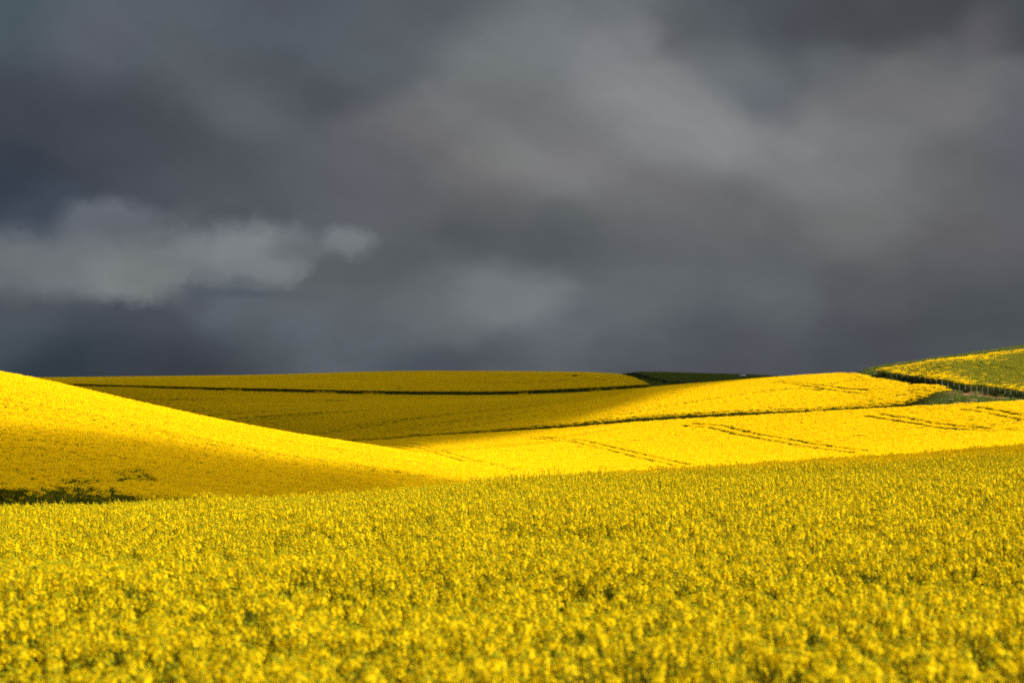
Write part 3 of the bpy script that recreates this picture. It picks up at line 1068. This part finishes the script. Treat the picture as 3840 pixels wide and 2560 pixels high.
# reddish dirt track, a sheet lying on the ground
def ribbon(name, line, halfs, lift=.03):
    V, F = [], []
    L = []
    for (a, b) in zip(line[:-1], line[1:]):
        for k in range(8):
            L.append((a[0] + (b[0]-a[0])*k/8, a[1] + (b[1]-a[1])*k/8))
    L.append(line[-1])
    n = len(L)
    cols = 7
    for i, (x, y) in enumerate(L):
        x0, y0 = L[max(i-1, 0)]; x1, y1 = L[min(i+1, n-1)]
        dx, dy = x1-x0, y1-y0
        m = math.hypot(dx, dy)
        h = float(np.interp(i/(n-1), np.linspace(0, 1, len(halfs)), halfs)) * random.uniform(.75, 1.2)
        for c in range(cols):
            s = (c/(cols-1)*2 - 1) * h
            X, Y = x - dy/m*s, y + dx/m*s
            V.append((X, Y, float(ground(X, Y)) + lift))
    for i in range(n-1):
        for c in range(cols-1):
            a = i*cols + c
            F.append((a, a+1, a+cols+1, a+cols))
    o = link_mesh(name, V, F, [DIRT], smooth=True)
    return tag(o, kind='structure')
ribbon('dirt_track', TRACK, [.4, 1.0, 1.8, 2.2, .9, .5, .4])
ribbon('dirt_path', [spot(a, b, 600, 660, 0) for a, b in [(1478,877),(1490,884),(1520,888),(1545,890)]], [1.0, 2.2, 2.4, 1.0])
ribbon('bare_strip', [(( p - CX)/FPX*(float(line_depth(10, p))+4.5), float(line_depth(10, p))+4.5) for p in (430, 470, 500, 530, 560)], [.6, 1.6, 1.8, 1.4, .5])

# ------------------------------------------------------------------ fences
def wood(name, c1, c2):
    m = bpy.data.materials.new(name)
    m.use_nodes = True
    t = m.node_tree; N = NT(t)
    b = t.nodes['Principled BSDF']
    co = N.n('ShaderNodeTexCoord').outputs['Object']
    n = N.noise(N.v('MULTIPLY', co, (1, 1, .15)), 12, 5, .6)
    t.links.new(N.mix(n.outputs['Fac'], c1 + (1,), c2 + (1,)), b.inputs['Base Color'])
    b.inputs['Roughness'].default_value = .9
    return m
DARKWOOD = wood('dark_post_wood', (.045, .038, .030), (.09, .075, .06))
PALEWOOD = wood('weathered_post_wood', (.10, .095, .05), (.16, .15, .09))
WIRE = wood('fence_wire', (.10, .10, .10), (.18, .17, .16))

def fence(label, spots, heights, mat, rad=.07, wires=(.35, .7, 1.05)):
    """spots: list of (x, y); one post each, wires strung between them"""
    x0, y0 = spots[0]
    z0 = float(ground(x0, y0))
    root = bpy.data.objects.new('wire_fence', None)
    col.objects.link(root)
    root.location = (x0, y0, z0)
    tag(root, label, 'fence')
    w = MB()
    tops = []
    for (x, y), h in zip(spots, heights):
        z = float(ground(x, y))
        b = MB()
        lean = Vector((random.uniform(-.06,.06), random.uniform(-.06,.06), 0)) * h
        p = Vector((x - x0, y - y0, z - z0 - .2))
        q = p + Vector((0, 0, h + .2)) + lean
        b.tube([p, p.lerp(q, .5), q], rad * 1.1, rad * .9, 0, 7)
        b.tube([q, q + Vector((0, 0, .015))], rad * .9, .01, 0, 7)
        b.obj('post', [mat], root)
        tops.append((Vector((x - x0, y - y0, z - z0)), h))
    for hh in wires:
        for (a, ha), (c, hc) in zip(tops[:-1], tops[1:]):
            p, q = a + Vector((0,0,hh * min(ha, 1.25)/1.25)), c + Vector((0,0,hh * min(hc, 1.25)/1.25))
            mid = p.lerp(q, .5) - Vector((0,0,.03))
            w.tube([p, mid, q], .006, .006, 0, 3)
    w.obj('wire', [WIRE], root)
    return root

def sky_spot(px, off):
    """a point on the brow of the hill at this column"""
    y = float(line_depth(9, px)) + off
    return ((px - CX) / FPX * y, y)
SK = [1690, 1725, 1752, 1780, 1811, 1841, 1873, 1906, 1926, 1942, 1954, 1978, 1992, 2007]
fence('dark wooden post and wire fence along the skyline of the right hill', [sky_spot(p, 1.5 if p < 1935 else -4) for p in SK],
      [1.9, 1.5, 1.85, 1.5, 1.9, 1.55, 1.6, 1.95, 1.5, 1.6, 1.95, 1.5, 1.6, 1.5], DARKWOOD)
VG = np.linspace(2046, 2400, 28)
low = [(2049,853),(2154,868),(2216,879),(2285,885),(2352,893),(2480,905)]
vs = []
for p in VG:
    r = np.interp(p, [q[0] for q in low], [q[1] for q in low])
    X, Y = spot(p, r, 296, 410)
    vs.append(((p - CX) / FPX * (Y - 2.4), Y - 2.4))
fence('pale post and wire fence along the lower edge of the upper field', vs, [random.uniform(1.15, 1.4) for _ in vs], PALEWOOD, .035)
fs = [spot(a, b, 622, 795, 0) for a, b in [(1421,858),(1442,858),(1463,862),(1483,868),(1508,874),(1530,879),(1588,884),(1640,886)]]
fence('distant dark post and wire fence on the shaded green ridge', fs, [1.7, 1.7, 1.4, 1.7, 1.4, 1.5, 1.6, 1.6], DARKWOOD, .1)

# pale boulders near the top of the far pasture
def boulder(px, py, s, label):
    x, y = spot(px, py, 700, 795, 0)
    b = MB()
    rings, seg = 6, 9
    V, F = [], []
    for i in range(rings + 1):
        th = math.pi * i / rings
        for j in range(seg):
            ph = 2 * math.pi * j / seg
            k = 1 + .22 * random.uniform(-1, 1)
            V.append((s * 1.5 * k * math.sin(th) * math.cos(ph), s * k * math.sin(th) * math.sin(ph), s * .55 * k * math.cos(th) + s * .3))
    for i in range(rings):
        for j in range(seg):
            F.append((i*seg + j, i*seg + (j+1) % seg, (i+1)*seg + (j+1) % seg, (i+1)*seg + j))
    m = ground_mat('pale_stone', (.42, .40, .36), (.55, .53, .48), (.35, .33, .28), 1.2, 6.0)
    o = link_mesh('boulder', V, F, [m], smooth=True)
    o.location = (x, y, float(ground(x, y)) + .25)
    tag(o, label, 'boulder')
boulder(1707, 865.5, .75, 'larger pale boulder lying just below the crest of the dark green ridge')
boulder(1698, 866, .4, 'smaller pale boulder beside the larger one on the dark green ridge')
